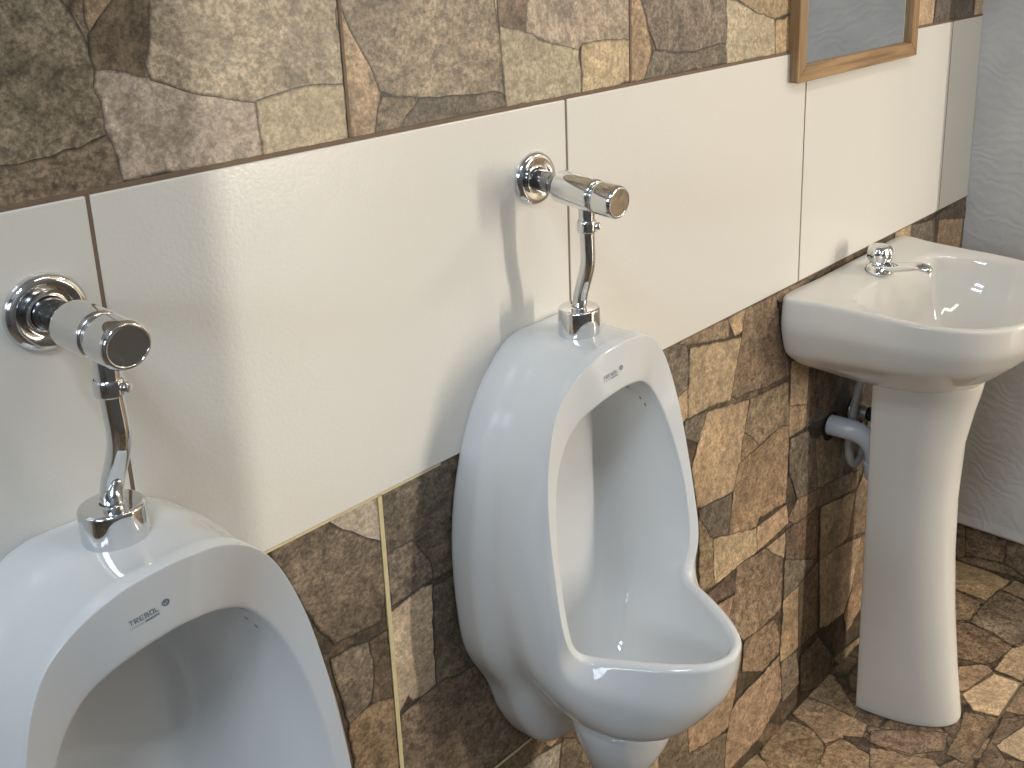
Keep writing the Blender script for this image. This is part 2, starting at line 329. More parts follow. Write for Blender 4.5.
def stone_material(name, filler, gloss, gain=1.0, tones=((66, 56, 44), (86, 72, 57), (112, 94, 73))):
    """printed flagstone ceramic; filler = stones made by a voronoi pattern instead of the traced ones"""
    m = mat(name, rough=gloss); N = NT(m); P = N.coord()
    if filler:
        mp = N.n('ShaderNodeMapping'); mp.inputs['Scale'].default_value = (1, 1, .8); N.l(P, mp.inputs['Vector'])
        wob = N.noise(mp.outputs[0], 9, 3)
        vec = N.n('ShaderNodeVectorMath', operation='MULTIPLY_ADD')
        N.l(wob.outputs['Color'], vec.inputs[0]); vec.inputs[1].default_value = (.03, .03, .03); N.l(mp.outputs[0], vec.inputs[2])
        vo = N.n('ShaderNodeTexVoronoi', feature='F1'); vo.inputs['Scale'].default_value = 11; N.l(vec.outputs[0], vo.inputs['Vector'])
        ve = N.n('ShaderNodeTexVoronoi', feature='DISTANCE_TO_EDGE'); ve.inputs['Scale'].default_value = 11; N.l(vec.outputs[0], ve.inputs['Vector'])
        sp = N.n('ShaderNodeSeparateColor'); N.l(vo.outputs['Color'], sp.inputs[0])
        rnd = sp.outputs[0]
        ramp = N.n('ShaderNodeValToRGB'); cr = ramp.color_ramp
        cr.elements[0].color = rgb(*tones[0]); cr.elements[1].color = rgb(*tones[2])
        e = cr.elements.new(.5); e.color = rgb(*tones[1])
        N.l(rnd, ramp.inputs[0])
        edge = N.maprange(ve.outputs['Distance'], .01, .05, 0, 1)
        col = N.mixc('MIX', edge, rgb(62, 54, 44), ramp.outputs[0])
    else:
        at = N.n('ShaderNodeAttribute', attribute_name='stone')
        col = at.outputs['Color']; rnd = at.outputs['Alpha']
    W = N.math('MULTIPLY', rnd, 37.0)
    # veining runs in a direction of its own in every stone
    ang = N.math('MULTIPLY', rnd, 6.0)
    rot = N.n('ShaderNodeVectorRotate', rotation_type='EULER_XYZ'); N.l(P, rot.inputs['Vector'])
    cmb = N.n('ShaderNodeCombineXYZ'); N.l(ang, cmb.inputs[0]); N.l(ang, cmb.inputs[1]); N.l(ang, cmb.inputs[2]); N.l(cmb.outputs[0], rot.inputs['Rotation'])
    st = N.n('ShaderNodeMapping'); st.inputs['Scale'].default_value = (1, .28, .6); N.l(rot.outputs[0], st.inputs['Vector'])
    a = N.noise(P, 24, 7, .70, .25, '4D'); N.l(W, a.inputs['W'])
    b = N.noise(P, 260, 4, .75, 0, '4D'); N.l(W, b.inputs['W'])
    c = N.noise(st.outputs[0], 95, 4, .6, .8, '4D'); N.l(W, c.inputs['W'])
    va = N.maprange(a.outputs[0], .34, .66, .74, 1.24)
    vb = N.maprange(b.outputs[0], .40, .60, .62, 1.36)
    vc = N.maprange(c.outputs[0], .38, .62, .72, 1.26)
    d = N.noise(P, 80, 5, .75, .3)
    vd = N.maprange(d.outputs[0], .40, .50, .56, 1.0)
    crk = N.n('ShaderNodeTexVoronoi', feature='DISTANCE_TO_EDGE'); crk.inputs['Scale'].default_value = 13; crk.inputs['Randomness'].default_value = 1
    cw = N.n('ShaderNodeVectorMath', operation='MULTIPLY_ADD'); N.l(N.noise(P, 30, 4, .65).outputs['Color'], cw.inputs[0]); cw.inputs[1].default_value = (.045, .045, .045); N.l(P, cw.inputs[2]); N.l(cw.outputs[0], crk.inputs['Vector'])
    vk = N.maprange(N.math('ADD', crk.outputs['Distance'], N.maprange(a.outputs[0], .4, .6, 0, .06)), .0, .028, .72, 1.0)
    v = N.math('MULTIPLY', N.math('MULTIPLY', va, vb), N.math('MULTIPLY', vc, gain))
    e = N.noise(P, 9, 3, .5, .6, '4D'); N.l(W, e.inputs['W'])
    v = N.math('MULTIPLY', v, N.math('MULTIPLY', N.math('MULTIPLY', vd, vk), N.maprange(e.outputs[0], .36, .64, .78, 1.18)))
    lum = N.n('ShaderNodeRGBToBW'); N.l(col, lum.inputs[0])          # pale stones are smoother than dark ones
    amp = N.maprange(lum.outputs[0], .14, .36, 1.0, .58)
    v = N.math('ADD', N.math('MULTIPLY', N.math('SUBTRACT', v, gain * .82), amp), gain * .82)
    vv = N.n('ShaderNodeCombineColor'); [N.l(v, vv.inputs[i]) for i in range(3)]
    col = N.mixc('MULTIPLY', 1.0, col, vv.outputs[0])
    # lichen-grey and rust drift in hue
    h = N.noise(P, 17, 3, .5, .3, '4D'); N.l(W, h.inputs['W'])
    hf = N.maprange(h.outputs[0], .42, .66, 0, .45)
    col = N.mixc('MIX', hf, col, N.mixc('MULTIPLY', 1.0, col, (1.0, .975, .93, 1)))
    N.l(col, N.b.inputs['Base Color'])
    hh = N.math('ADD', a.outputs[0], N.math('MULTIPLY', b.outputs[0], .5))
    N.bump(hh, .35, .0016)
    return m

M_STONE = stone_material('printed_flagstone_tile', False, .46, WALL_GAIN)
M_FLOORSTONE = stone_material('printed_flagstone_floor_tile', False, .42, FLOOR_GAIN)
M_FILL = stone_material('flagstone_tile_between', True, .46, WALL_GAIN)
M_FLOORFILL = stone_material('flagstone_floor_between', True, .42, FLOOR_GAIN, ((78, 66, 52), (104, 88, 70), (134, 113, 88)))
M_FILL2 = stone_material('flagstone_tile_upper', True, .46, WALL_GAIN, ((104, 92, 76), (132, 117, 96), (164, 147, 120)))

def porcelain(name, base, bumpy=.0):
    m = mat(name, base, .09, 0, .0); N = NT(m); P = N.coord()
    n = N.noise(P, 6, 3)
    N.l(N.mixc('MIX', N.maprange(n.outputs[0], .4, .65, 0, .3), base, tuple(c * .93 for c in base[:3]) + (1,)), N.b.inputs['Base Color'])
    b = N.noise(P, 30, 2); N.bump(b.outputs[0], .05, .001)
    N.l(N.maprange(N.noise(P, 22, 4).outputs[0], .4, .7, .025, .06), N.b.inputs['Roughness'])
    return m
M_PORC = porcelain('white_vitreous_china', PORC)
M_PORC2 = porcelain('warm_white_vitreous_china', PORC2)

M_CHROME = mat('polished_chrome', (.74, .75, .76, 1), .06, 1.0)
N = NT(M_CHROME); P = N.coord()
n1 = N.noise(P, 160, 4)
N.l(N.maprange(n1.outputs[0], .45, .75, .04, .2), N.b.inputs['Roughness'])
M_CHROMED = mat('dull_dark_chrome', (.30, .30, .31, 1), .16, 1.0)
M_SATIN = mat('satin_chrome', (.72, .71, .69, 1), .35, .8)
M_PVC = mat('grey_pvc', rgb(192, 196, 202), .25)
M_HOSE = mat('pale_grey_braided_hose', rgb(170, 168, 164), .4)
M_BLACK = mat('black_rubber_and_hole_shade', rgb(30, 28, 26), .6)
M_DARK = mat('wall_gap_shade', rgb(38, 32, 27), .9)

def white_tile():
    m = mat('glossy_cream_wall_tile', TILE, .2); N = NT(m); P = N.coord()
    a = N.noise(P, 300, 2, .5); c = N.noise(P, 80, 2, .5)
    N.bump(N.math('ADD', a.outputs[0], N.math('MULTIPLY', c.outputs[0], .35)), .17, .0008)
    N.b.inputs['Roughness'].default_value = .2
    return m
M_TILE = white_tile()

def grout(name, c):
    m = mat(name, c, .9); N = NT(m); n = N.noise(N.coord(), 90, 4)
    N.l(N.mixc('MIX', n.outputs[0], tuple(x * .75 for x in c[:3]) + (1,), tuple(x * 1.2 for x in c[:3]) + (1,)), N.b.inputs['Base Color'])
    N.bump(n.outputs[0], .4, .001)
    return m
M_GROUT = grout('brown_grout', rgb(124, 104, 86))
M_GROUTC = grout('cream_grout', rgb(214, 200, 158))

def plaster():
    m = mat('grey_brushed_plaster', PLASTER, .75); N = NT(m); P = N.coord()
    s = N.noise(P, 55, 3, .55, 3.0); b = N.noise(P, 11, 4)
    w = N.n('ShaderNodeTexWave', wave_type='RINGS', rings_direction='X'); w.inputs['Scale'].default_value = 16; w.inputs['Distortion'].default_value = 16; w.inputs['Detail'].default_value = 3; w.inputs['Detail Scale'].default_value = .9
    N.l(P, w.inputs['Vector'])
    N.bump(N.math('ADD', N.math('MULTIPLY', s.outputs[0], .5), N.math('ADD', N.math('MULTIPLY', w.outputs[0], .40), N.math('MULTIPLY', b.outputs[0], .6))), .4, .0026)
    N.l(N.mixc('MIX', N.maprange(b.outputs[0], .35, .65, 0, 1), PLASTER, tuple(x * .9 for x in PLASTER[:3]) + (1,)), N.b.inputs['Base Color'])
    return m
M_PLASTER = plaster()

def wood():
    m = mat('light_oak_veneer', rgb(188, 152, 106), .5); N = NT(m); P = N.coord()
    g = N.n('ShaderNodeTexNoise'); g.inputs['Scale'].default_value = 120; g.inputs['Detail'].default_value = 6; g.inputs['Distortion'].default_value = .4
    uv = N.n('ShaderNodeAttribute', attribute_name='grain'); N.l(uv.outputs['Vector'], g.inputs['Vector'])
    N.l(N.mixc('MIX', N.maprange(g.outputs[0], .35, .66, 0, 1), rgb(168, 136, 96), rgb(126, 97, 63)), N.b.inputs['Base Color'])
    N.bump(g.outputs[0], .2, .0005)
    return m
M_WOOD = wood()
M_MIRROR = mat('mirror_glass', (.80, .83, .85, 1), .015, 1.0)
M_PAINT = mat('painted_wall', PAINT, .7)
M_ADDED_LOBBY = mat('added_lobby_paint', ADDED_LOBBY, .7)
M_CEIL = mat('painted_ceiling', CEIL, .8)
M_SEAL = mat('printed_blue_grey_mark', rgb(112, 126, 142), .4)

# ------------------------------------------------------------------ stones traced tile by tile
def stone_mesh(bm, stones, plane, ring=.0031, jitter=.0009, grow=.0030):
    lay = bm.loops.layers.float_color.get('stone') or bm.loops.layers.float_color.new('stone')
    for si, (key, pts) in enumerate(stones):
        base = [c * .90 + m_ * .10 for c, m_ in zip(STONE_RGB[key], (138, 119, 94))]
        g_ = sum(base) / 3; base = [c * .86 + g_ * .14 for c in base]
        k = random.uniform(.93, 1.07)
        base = tuple(lin(min(255, c * k * random.uniform(.985, 1.015))) for c in base)
        rnd = random.random()
        P = []
        for i, (a, b) in enumerate(pts):                       # broken, slightly wavering edges
            c, d = pts[(i + 1) % len(pts)]
            L = math.hypot(c - a, d - b); n = max(1, int(L / .009))
            for j in range(n):
                t = j / n; off = 0 if j == 0 else random.gauss(0, jitter)
                P.append((a + (c - a) * t - (d - b) / max(L, 1e-6) * off, b + (d - b) * t + (c - a) / max(L, 1e-6) * off))
        ar = sum(P[i][0] * P[(i + 1) % len(P)][1] - P[(i + 1) % len(P)][0] * P[i][1] for i in range(len(P)))
        sg = 1 if ar > 0 else -1; Q = []
        for i in range(len(P)):
            (a, b), (c, d) = P[i - 1], P[(i + 1) % len(P)]; L = max(math.hypot(c - a, d - b), 1e-6)
            Q.append((P[i][0] + sg * (d - b) / L * grow, P[i][1] - sg * (c - a) / L * grow))
        P = Q
        lift = .0004 + .000012 * si
        def put(a, b):
            if plane == 'wall': return (a, -lift, b)
            if plane == 'floor': return (a, b, lift)
            return (1.733 - lift, a, b)
        try:
            f = bm.faces.new([bm.verts.new(put(a, b)) for a, b in P])
        except ValueError:
            continue
        f.normal_update()
        want = {'wall': Vector((0, -1, 0)), 'floor': Vector((0, 0, 1)), 'base': Vector((-1, 0, 0))}[plane]
        if f.normal.dot(want) < 0: f.normal_flip()
        f.material_index = 0
        outer = set(f.verts)
        r = bmesh.ops.inset_individual(bm, faces=[f], thickness=ring, depth=0.0, use_even_offset=False)
        fs = [f] + list(r['faces'])
        dark = tuple(x * .10 + .001 for x in base)
        for F in fs:
            F.material_index = 0
            for lp in F.loops:
                cc = dark if lp.vert in outer else base
                lp[lay] = (cc[0], cc[1], cc[2], rnd)

# ------------------------------------------------------------------ the setting
ZT, ZB, ZJ = 1.1088, .7793, .3768
XC = 1.711                                                     # plaster face of the right wall
XL, YF, HC, XE = -2.3, -1.6, 2.65, 1.243

# tiled wall the fixtures hang on: flagstone tiles, a band of cream tiles, flagstone tiles
bm = bmesh.new()
bm.loops.layers.float_color.new('stone')
stone_mesh(bm, WALL_STONES, 'wall')
box(bm, XL, 1.76, 0, .12, 0, HC, 1)
box(bm, XL, XC, -.0002, .001, 1.19, HC, 4); box(bm, XL, .13, -.0002, .001, 1.1, 1.19, 4); box(bm, XL, .14, -.0002, .001, 0, ZB, 4)
def strip(x0, x1, z0, z1, mi, y=-.0012):
    box(bm, x0, x1, y, .002, z0, z1, mi)
strip(XL, XC, ZT, ZT + .0036, 2, -.0019)                      # joint above the cream band
strip(XL, .43, ZB - .0028, ZB, 3, -.0019); strip(.43, XC, ZB - .0016, ZB, 2, -.0019)
for k in range(-6, 4):
    xv = .3567 + .3693 * k
    if xv < .3: strip(xv - .002, xv + .002, 0, ZB, 3, -.0017)
strip(.3545, .3590, 0, ZB - .002, 3, -.0019)
strip(XL, .60, ZJ - .0012, ZJ + .0012, 3, -.0017)
for xv in (.3575, .7265): strip(xv - .0013, xv + .0013, ZT + .004, HC, 2, -.0017)
wall = obj('wall_back', bm, [M_STONE, M_FILL, M_GROUT, M_GROUTC, M_FILL2], None, False); tag(wall, kind='structure')
bm = bmesh.new()
W = .48123; xs = [.1391 + W * k for k in range(-6, 4)]
for a, b in zip(xs, xs[1:] + [9]):
    b = min(b, XC + .0)
    if b - a < .01: continue
    box(bm, max(a, XL) + .0013, b - .0013, -.0030, .001, ZB, ZT - .0002, 0, .0012)
band = obj('white_tile_band', bm, [M_TILE], wall, False); tag(band, 'glossy cream tiles of the band between the stone tiles', kind='structure')
bm = bmesh.new()
for a in xs[1:]: box(bm, a - .0014, a + .0014, -.0024, .001, ZB, ZT, 0)
j = obj('band_grout', bm, [M_GROUT], wall, False); j['kind'] = 'structure'

# floor
bm = bmesh.new(); bm.loops.layers.float_color.new('stone')
stone_mesh(bm, FLOOR_STONES, 'floor')
box(bm, XL, 4.5, -4.7, .1, -.1, 0, 1)
box(bm, XL, 1.735, -.2935, -.2905, -.001, .0016, 2)
fl = obj('floor', bm, [M_FLOORSTONE, M_FLOORFILL, M_GROUT], None, False); tag(fl, kind='structure')

# right wall: grey plaster with a thick rounded lower edge over a recessed stone skirting
bm = bmesh.new()
YD = -.42                                                      # unseen wall end, set so the key light passes it
prof = [(XC, HC), (XC, .125), (XC - .002, .112), (XC - .003, .106), (XC - .001, .1015), (XC + .004, .0995), (XC + .10, .0995), (XC + .10, HC)]
ys = [0.0, YD]
V = [[bm.verts.new((x, y, z)) for x, z in prof] for y in ys]
for i in range(len(prof)):
    i2 = (i + 1) % len(prof); bm.faces.new((V[0][i], V[0][i2], V[1][i2], V[1][i]))
bm.faces.new(V[0]); bm.faces.new(V[1][::-1])
wr = obj('wall_right', bm, [M_PLASTER], None, False); tag(wr, kind='structure')
bm = bmesh.new(); bm.loops.layers.float_color.new('stone')
stone_mesh(bm, BASE_STONES, 'base')
box(bm, 1.733, 1.80, YD, 0, 0, .0995, 1)
bb = obj('baseboard_right', bm, [M_FLOORSTONE, M_FLOORFILL], None, False); tag(bb, kind='structure')

bm = bmesh.new(); box(bm, XL - .1, 4.6, -4.8, .12, HC, HC + .1)
tag(obj('ceiling', bm, [M_CEIL], None, False), kind='structure')
# the unseen wall across from the fixtures ends where it blocks key light
bm = bmesh.new(); box(bm, XL - .1, XE, YF - .12, YF, 0, HC)
tag(obj('wall_front', bm, [M_PAINT], None, False), kind='structure')
# left wall with an added high window, invented for the cool light
WY0, WY1, WZ0, WZ1 = -1.35, -.35, 1.55, 2.15
bm = bmesh.new()
box(bm, XL - .1, XL, YF, .12, 0, WZ0); box(bm, XL - .1, XL, YF, .12, WZ1, HC)
box(bm, XL - .1, XL, YF, WY0, WZ0, WZ1); box(bm, XL - .1, XL, WY1, .12, WZ0, WZ1)
tag(obj('wall_left', bm, [M_PAINT], None, False), kind='structure')
bm = bmesh.new()
for y in (WY0, -.87, WY1 - .04): box(bm, XL - .07, XL - .03, y, y + .04, WZ0, WZ1)
for z in (WZ0, WZ1 - .04): box(bm, XL - .07, XL - .03, WY0, WY1, z, z + .04)
tag(obj('added_window_1', bm, [M_CHROMED], None, False), kind='structure')
# unseen lobby, made up to carry the side light
bm = bmesh.new(); box(bm, 4.5, 4.6, -4.8, .12, 0, HC); box(bm, XC + .1, 4.5, .02, .12, 0, HC); box(bm, XE - .12, 4.5, -4.8, -4.7, 0, HC); box(bm, XE - .12, XE, -4.7, YF - .12, 0, HC)
tag(obj('added_lobby_wall', bm, [M_ADDED_LOBBY], None, False), kind='structure')

# ------------------------------------------------------------------ urinals
UZ0 = 0.0
L_wall = [(0, 0, .884), (.046, 0, .882), (.088, 0, .845), (.113, 0, .797), (.129, 0, .740), (.1365, 0, .680), (.1345, 0, .610), (.126, 0, .553), (.099, 0, .500), (.084, 0, .452), (.051, 0, .399), (0, 0, .381)]
L_slab = [(a, -.034, z) for a, y, z in L_wall]
L_slab2 = [(a * .965, -.044, z + (.004 if z < .5 else 0)) for a, y, z in L_wall]
L_valley = [(0, -.052, .883), (.045, -.052, .879), (.083, -.052, .842), (.106, -.053, .796), (.120, -.055, .740), (.1255, -.056, .680), (.1225, -.057, .612), (.110, -.058, .560), (.084, -.058, .515), (.066, -.058, .480), (.038, -.057, .456), (0, -.056, .451)]
L_mid = [(0, -.074, .884), (.044, -.073, .879), (.083, -.072, .844), (.105, -.073, .796), (.120, -.076, .740), (.1265, -.080, .680), (.1265, -.084, .612), (.117, -.088, .555), (.094, -.098, .503), (.069, -.106, .468), (.036, -.110, .447), (0, -.112, .442)]
L_low = [(0, -.095, .886), (.043, -.093, .881), (.081, -.091, .847), (.103, -.094, .796), (.116, -.098, .740), (.1225, -.105, .680), (.1235, -.112, .612), (.1165, -.118, .552), (.094, -.148, .505), (.069, -.176, .475), (.036, -.192, .458), (0, -.197, .454)]
L_up = [(0, -.108, .889), (.042, -.105, .883), (.080, -.099, .849), (.101, -.101, .796), (.1125, -.107, .740), (.1175, -.116, .680), (.1180, -.124, .612), (.1080, -.132, .562), (.087, -.177, .545), (.062, -.217, .533), (.031, -.243, .526), (0, -.251, .524)]
L_crest = [(0, -.118, .889), (.041, -.114, .881), (.080, -.104, .848), (.1005, -.106, .795), (.1095, -.112, .740), (.1130, -.121, .680), (.1125, -.131, .613), (.0925, -.135, .576), (.0755, -.172, .574), (.0545, -.214, .574), (.0285, -.247, .574), (0, -.258, .574)]
L_open = [(0, -.119, .840), (.029, -.115, .834), (.060, -.103, .813), (.082, -.102, .778), (.095, -.108, .735), (.1025, -.118, .678), (.1010, -.126, .614), (.0845, -.126, .577), (.0655, -.164, .575), (.0450, -.205, .575), (.0225, -.238, .575), (0, -.248, .575)]
L_in1 = [(0, -.104, .837), (.029, -.101, .831), (.059, -.091, .810), (.080, -.089, .775), (.093, -.094, .733), (.1005, -.103, .677), (.0985, -.106, .610), (.0845, -.115, .560), (.0660, -.160, .556), (.0460, -.200, .555), (.0230, -.231, .555), (0, -.240, .555)]
L_in2 = [(0, -.060, .831), (.028, -.058, .825), (.055, -.055, .803), (.075, -.054, .769), (.088, -.056, .727), (.094, -.060, .672), (.0925, -.064, .604), (.086, -.080, .545), (.070, -.128, .522), (.048, -.172, .508), (.025, -.195, .502), (0, -.202, .500)]
L_in3 = [(0, -.030, .817), (.022, -.029, .809), (.042, -.028, .789), (.058, -.028, .757), (.069, -.028, .715), (.075, -.030, .663), (.075, -.033, .600), (.070, -.044, .537), (.058, -.078, .494), (.042, -.112, .474), (.022, -.130, .466), (0, -.135, .464)]
L_in4 = [(0, -.022, .770), (.008, -.022, .765), (.016, -.022, .752), (.024, -.022, .730), (.030, -.022, .696), (.033, -.023, .650), (.033, -.025, .600), (.030, -.031, .545), (.024, -.052, .492), (.016, -.074, .468), (.008, -.085, .461), (0, -.088, .459)]
def rimmed(L, M_, f, g, dz):
    return [p if k < 7 else (p[0], p[1], p[2] + dz) for k, p in enumerate([a if k < 7 else b for k, (a, b) in enumerate(zip(mix(L, M_, f), mix(L, M_, g)))])]
R_a, R_b = rimmed(L_crest, L_open, .10, .30, .0030), rimmed(L_crest, L_open, .85, .72, .0030)
LOOPS = [L_wall, mix(L_wall, L_slab, .1), mix(L_wall, L_slab, .8), L_slab, L_slab2, L_valley, L_mid, L_low, mix(L_low, L_up, .6), L_up, mix(L_up, L_crest, .93), L_crest, R_a, R_b, L_open, mix(L_open, L_in1, .18), L_in1, L_in2, L_in3, L_in4]

def urinal_body_mesh():
    bm = bmesh.new()
    R = half_loops(LOOPS, 30)
    V = skin_rings(bm, R, close_first=True)
    n = len(V[-1]); h = n // 2
    last = V[-1]
    for k in range(h):                                          # close the hollow's back along its centre line
        a, b, c, d = last[k], last[k + 1], last[(n - k - 1) % n], last[(n - k) % n]
        vs = []
        for v in (a, b, c, d):
            if v not in vs: vs.append(v)
        if len(vs) >= 3: bm.faces.new(vs)
    return bm

def funnel_mesh():
    bm = bmesh.new(); rings = []
    for z, cy, rx, ry in ((.462, -.112, .060, .062), (.440, -.112, .057, .060), (.425, -.112, .053, .056), (.405, -.111, .046, .049), (.385, -.108, .037, .040), (.365, -.105, .029, .031), (.345, -.103, .023, .0245), (.325, -.102, .020, .021), (.312, -.102, .019, .020)):
        rings.append([Vector((rx * math.cos(2 * math.pi * k / 28), cy + ry * math.sin(2 * math.pi * k / 28), z)) for k in range(28)])
    skin_rings(bm, rings, True, True)
    return bm

def mark_mesh():
    """the small printed maker's mark: a round emblem beside two lines of tiny lettering"""
    bm = bmesh.new()
    def disc(cx, cz, r0, r1, a0=0, a1=360, n=20):
        vi, vo = [], []
        for k in range(n + 1):
            a = math.radians(a0 + (a1 - a0) * k / n)
            vo.append(bm.verts.new((cx + r1 * math.cos(a), 0, cz + r1 * math.sin(a))))
            vi.append(bm.verts.new((cx + r0 * math.cos(a), 0, cz + r0 * math.sin(a))))
        for k in range(n): bm.faces.new((vi[k], vo[k], vo[k + 1], vi[k + 1]))
    disc(.0115, .0028, .0016, .0026)
    disc(.0115, .0028, .0002, .0012, 20, 200); disc(.0122, .0022, .0001, .0009, 200, 380)
    def bar(x0, x1, z0, z1):
        bm.faces.new([bm.verts.new((x, 0, z)) for x, z in ((x0, z0), (x1, z0), (x1, z1), (x0, z1))])
    def stroke(x, z, h, pts, w=.00034):
        for (a, b), (c, d) in zip(pts, pts[1:]):
            p, q = Vector((x + a * h * .62, 0, z + b * h)), Vector((x + c * h * .62, 0, z + d * h))
            d_ = (q - p).normalized(); nrm = Vector((-d_.z, 0, d_.x)) * w * .5
            bm.faces.new([bm.verts.new(v) for v in (p - nrm - d_ * w * .4, q - nrm + d_ * w * .4, q + nrm + d_ * w * .4, p + nrm - d_ * w * .4)])
    G = {'T': [[(0, 1), (1, 1)], [(.5, 1), (.5, 0)]], 'R': [[(0, 0), (0, 1), (.9, 1), (.9, .5), (0, .5), (1, 0)]],
         'E': [[(1, 1), (0, 1), (0, 0), (1, 0)], [(0, .5), (.8, .5)]], 'B': [[(0, 0), (0, 1), (.8, 1), (.8, .55), (0, .5), (1, .45), (1, 0), (0, 0)]],
         'O': [[(0, 0), (0, 1), (1, 1), (1, 0), (0, 0)]], 'L': [[(0, 1), (0, 0), (1, 0)]], 'S': [[(1, 1), (0, 1), (0, .5), (1, .5), (1, 0), (0, 0)]]}
    x = -.0125
    for ch in 'TREBOL':
        for s in G[ch]: stroke(x, .0002, .0034, s, .00055)
        x += .0033
    # second line: two runs of lettering too small to read
    for i in range(8): bar(-.0130 + i * .0011, -.0135 + i * .0011 + .0008, -.0028, -.0016)
    for i in range(8): bar(-.0035 + i * .0012, -.0035 + i * .0012 + .0009, -.0028, -.0014)
    return bm

def make_urinal(x, label, first=None):
    t = empty('urinal', (x, 0, 0)) if first is None else first.copy()
    if first is not None:
        C.objects.link(t); t.location = (x, 0, -.004)
        for ch in first.children:
            c = ch.copy(); C.objects.link(c); c.parent = t
            if c.name.startswith('bowl_body'): body = c
        for c in t.children:
            for m in c.modifiers:
                if m.type == 'SHRINKWRAP': m.target = body
    tag(t, label, 'urinal', 'wall urinals')
    if first is None:
        b = subsurf(obj('bowl_body', urinal_body_mesh(), [M_PORC], t), 2)
        subsurf(obj('drain_outlet', funnel_mesh(), [M_PORC], t), 2)
        mk = obj('printed_mark', mark_mesh(), [M_SEAL], t, False); tag(mk, 'small blue-grey printed mark')
        mk.location = MARK_LOC; mk.rotation_euler = (0, math.radians(-9), 0)
        sw = mk.modifiers.new('on_glaze', 'SHRINKWRAP'); sw.wrap_method = 'PROJECT'; sw.use_project_x = sw.use_project_z = False; sw.use_project_y = True
        sw.use_positive_direction = True; sw.use_negative_direction = True; sw.offset = .0003; sw.wrap_mode = 'ABOVE_SURFACE'; sw.target = b
        for a, y, z in HOLES:
            bm = bmesh.new()
            lathe(bm, [(0, 0), (.0010, 0), (.0020, 0), (.0029, 0)], Matrix.Rotation(math.radians(90), 4, 'X'), 14)
            ho = obj('flush_hole', bm, [M_BLACK], t, False); ho.location = (a, y, z)  # flat black disc; its colour stands in for shade inside the hole
            sw = ho.modifiers.new('on_glaze', 'SHRINKWRAP'); sw.wrap_method = 'NEAREST_SURFACEPOINT'; sw.wrap_mode = 'ABOVE_SURFACE'; sw.offset = .0004; sw.target = b
    return t

# ------------------------------------------------------------------ flush valves
def make_valve(x, label, droop, reach, sy, sz):
    t = empty('flush_valve', (x, 0, 0)); tag(t, label, 'flush valve', 'push button flush valves')
    M = Matrix.Translation((0, 0, 1.0362)) @ Matrix.Rotation(math.radians(droop), 4, 'X') @ Matrix.Rotation(math.radians(90), 4, 'X')
    bm = bmesh.new()
    lathe(bm, [(0, .0005), (.0272, .0005), (.0274, .003), (.0266, .0062), (.0240, .0088), (.0205, .0092), (.0165, .0078), (.0142, .0070), (.0130, .0075), (.0120, .0080)], Matrix.Translation((0, 0, 1.0362)) @ Matrix.Rotation(math.radians(90), 4, 'X'), 64)
    obj('wall_flange', bm, [M_CHROME], t)
    bm = bmesh.new()
    lathe(bm, rounded([(0, .002), (.0120, .002), (.0112, .012), (.0112, .028), (.0124, .034), (.0124, .040), (0, .040)], .001), M, 48)
    obj('inlet_neck', bm, [M_CHROMED], t)
    e = reach
    bm = bmesh.new()
    lathe(bm, rounded([(0, .037), (.0155, .037), (.0168, .040), (.0168, .082 + e), (.0156, .0845 + e), (.0130, .0850 + e), (.0128, .0895 + e), (0, .0895 + e)], .0012), M, 64)
    lathe(bm, rounded([(0, -.004), (.0082, -.004), (.0082, .018), (.0072, .024), (0, .024)], .001), Matrix.Translation((0, -.0705, 1.0205)) @ Matrix.Rotation(math.pi, 4, 'X'), 32)
    obj('valve_body', bm, [M_CHROME], t)
    bm = bmesh.new()
    lathe(bm, rounded([(0, .088 + e), (.0150, .088 + e), (.0168, .0902 + e), (.0168, .1095 + e), (.0152, .1125 + e), (.0138, .1128 + e), (.0134, .1122 + e), (0, .1126 + e)], .0012), M, 64)
    obj('push_button', bm, [M_CHROME], t)
    bm = bmesh.new()
    lathe(bm, rounded([(0, 0), (.0090, 0), (.0098, .002), (.0098, .010), (.0090, .0125), (0, .0125)], .0008), Matrix.Translation((0, -.0705, .9930)), 36)
    lathe(bm, rounded([(0, 0), (.0042, 0), (.0042, .0045), (.0032, .0058), (0, .0060)], .0008), Matrix.Translation((.0040, -.0770, .9990)) @ Matrix.Rotation(math.radians(90), 4, 'X') @ Matrix.Rotation(math.radians(30), 4, 'Y'), 20)
    obj('coupling_nut', bm, [M_CHROME], t)
    bm = bmesh.new()
    pts = []
    for k in range(12):
        z = 1.0 + (sz + .010 - 1.0) * k / 11
        q = min(max((.968 - z) / (.968 - sz - .036), 0), 1); q = q * q * (3 - 2 * q)
        pts.append((.0015 * math.sin(math.pi * k / 11), -.0705 + (sy + .0705) * q, z))
    tube(bm, pts, .0074, 28, 60)
    obj('flush_pipe', bm, [M_CHROME], t)
    bm = bmesh.new()
    lathe(bm, rounded([(.0202, .0), (.0212, .0), (.0212, .0335), (.0195, .0352), (.0090, .0352), (.0072, .0362)], .0012), Matrix.Translation((0, sy, sz)), 64)
    obj('spud_cover', bm, [M_CHROME], t)
    return t

X1, X2 = .1000, .5711    # each fixture's centre line along the wall
u2 = make_urinal(X2, 'white wall urinal seen whole, between the nearer urinal and the washbasin')
u1 = make_urinal(X1 - .003, 'nearest white wall urinal, cut off by the left and bottom picture edges', u2)
v2 = make_valve(X2, 'chrome flush valve above the urinal beside the washbasin', 3.6, 0, -.058, .8765)
v1 = make_valve(X1, 'chrome flush valve above the nearest urinal, its round flange at the left picture edge', 1.0, -.012, -.048, .8700)

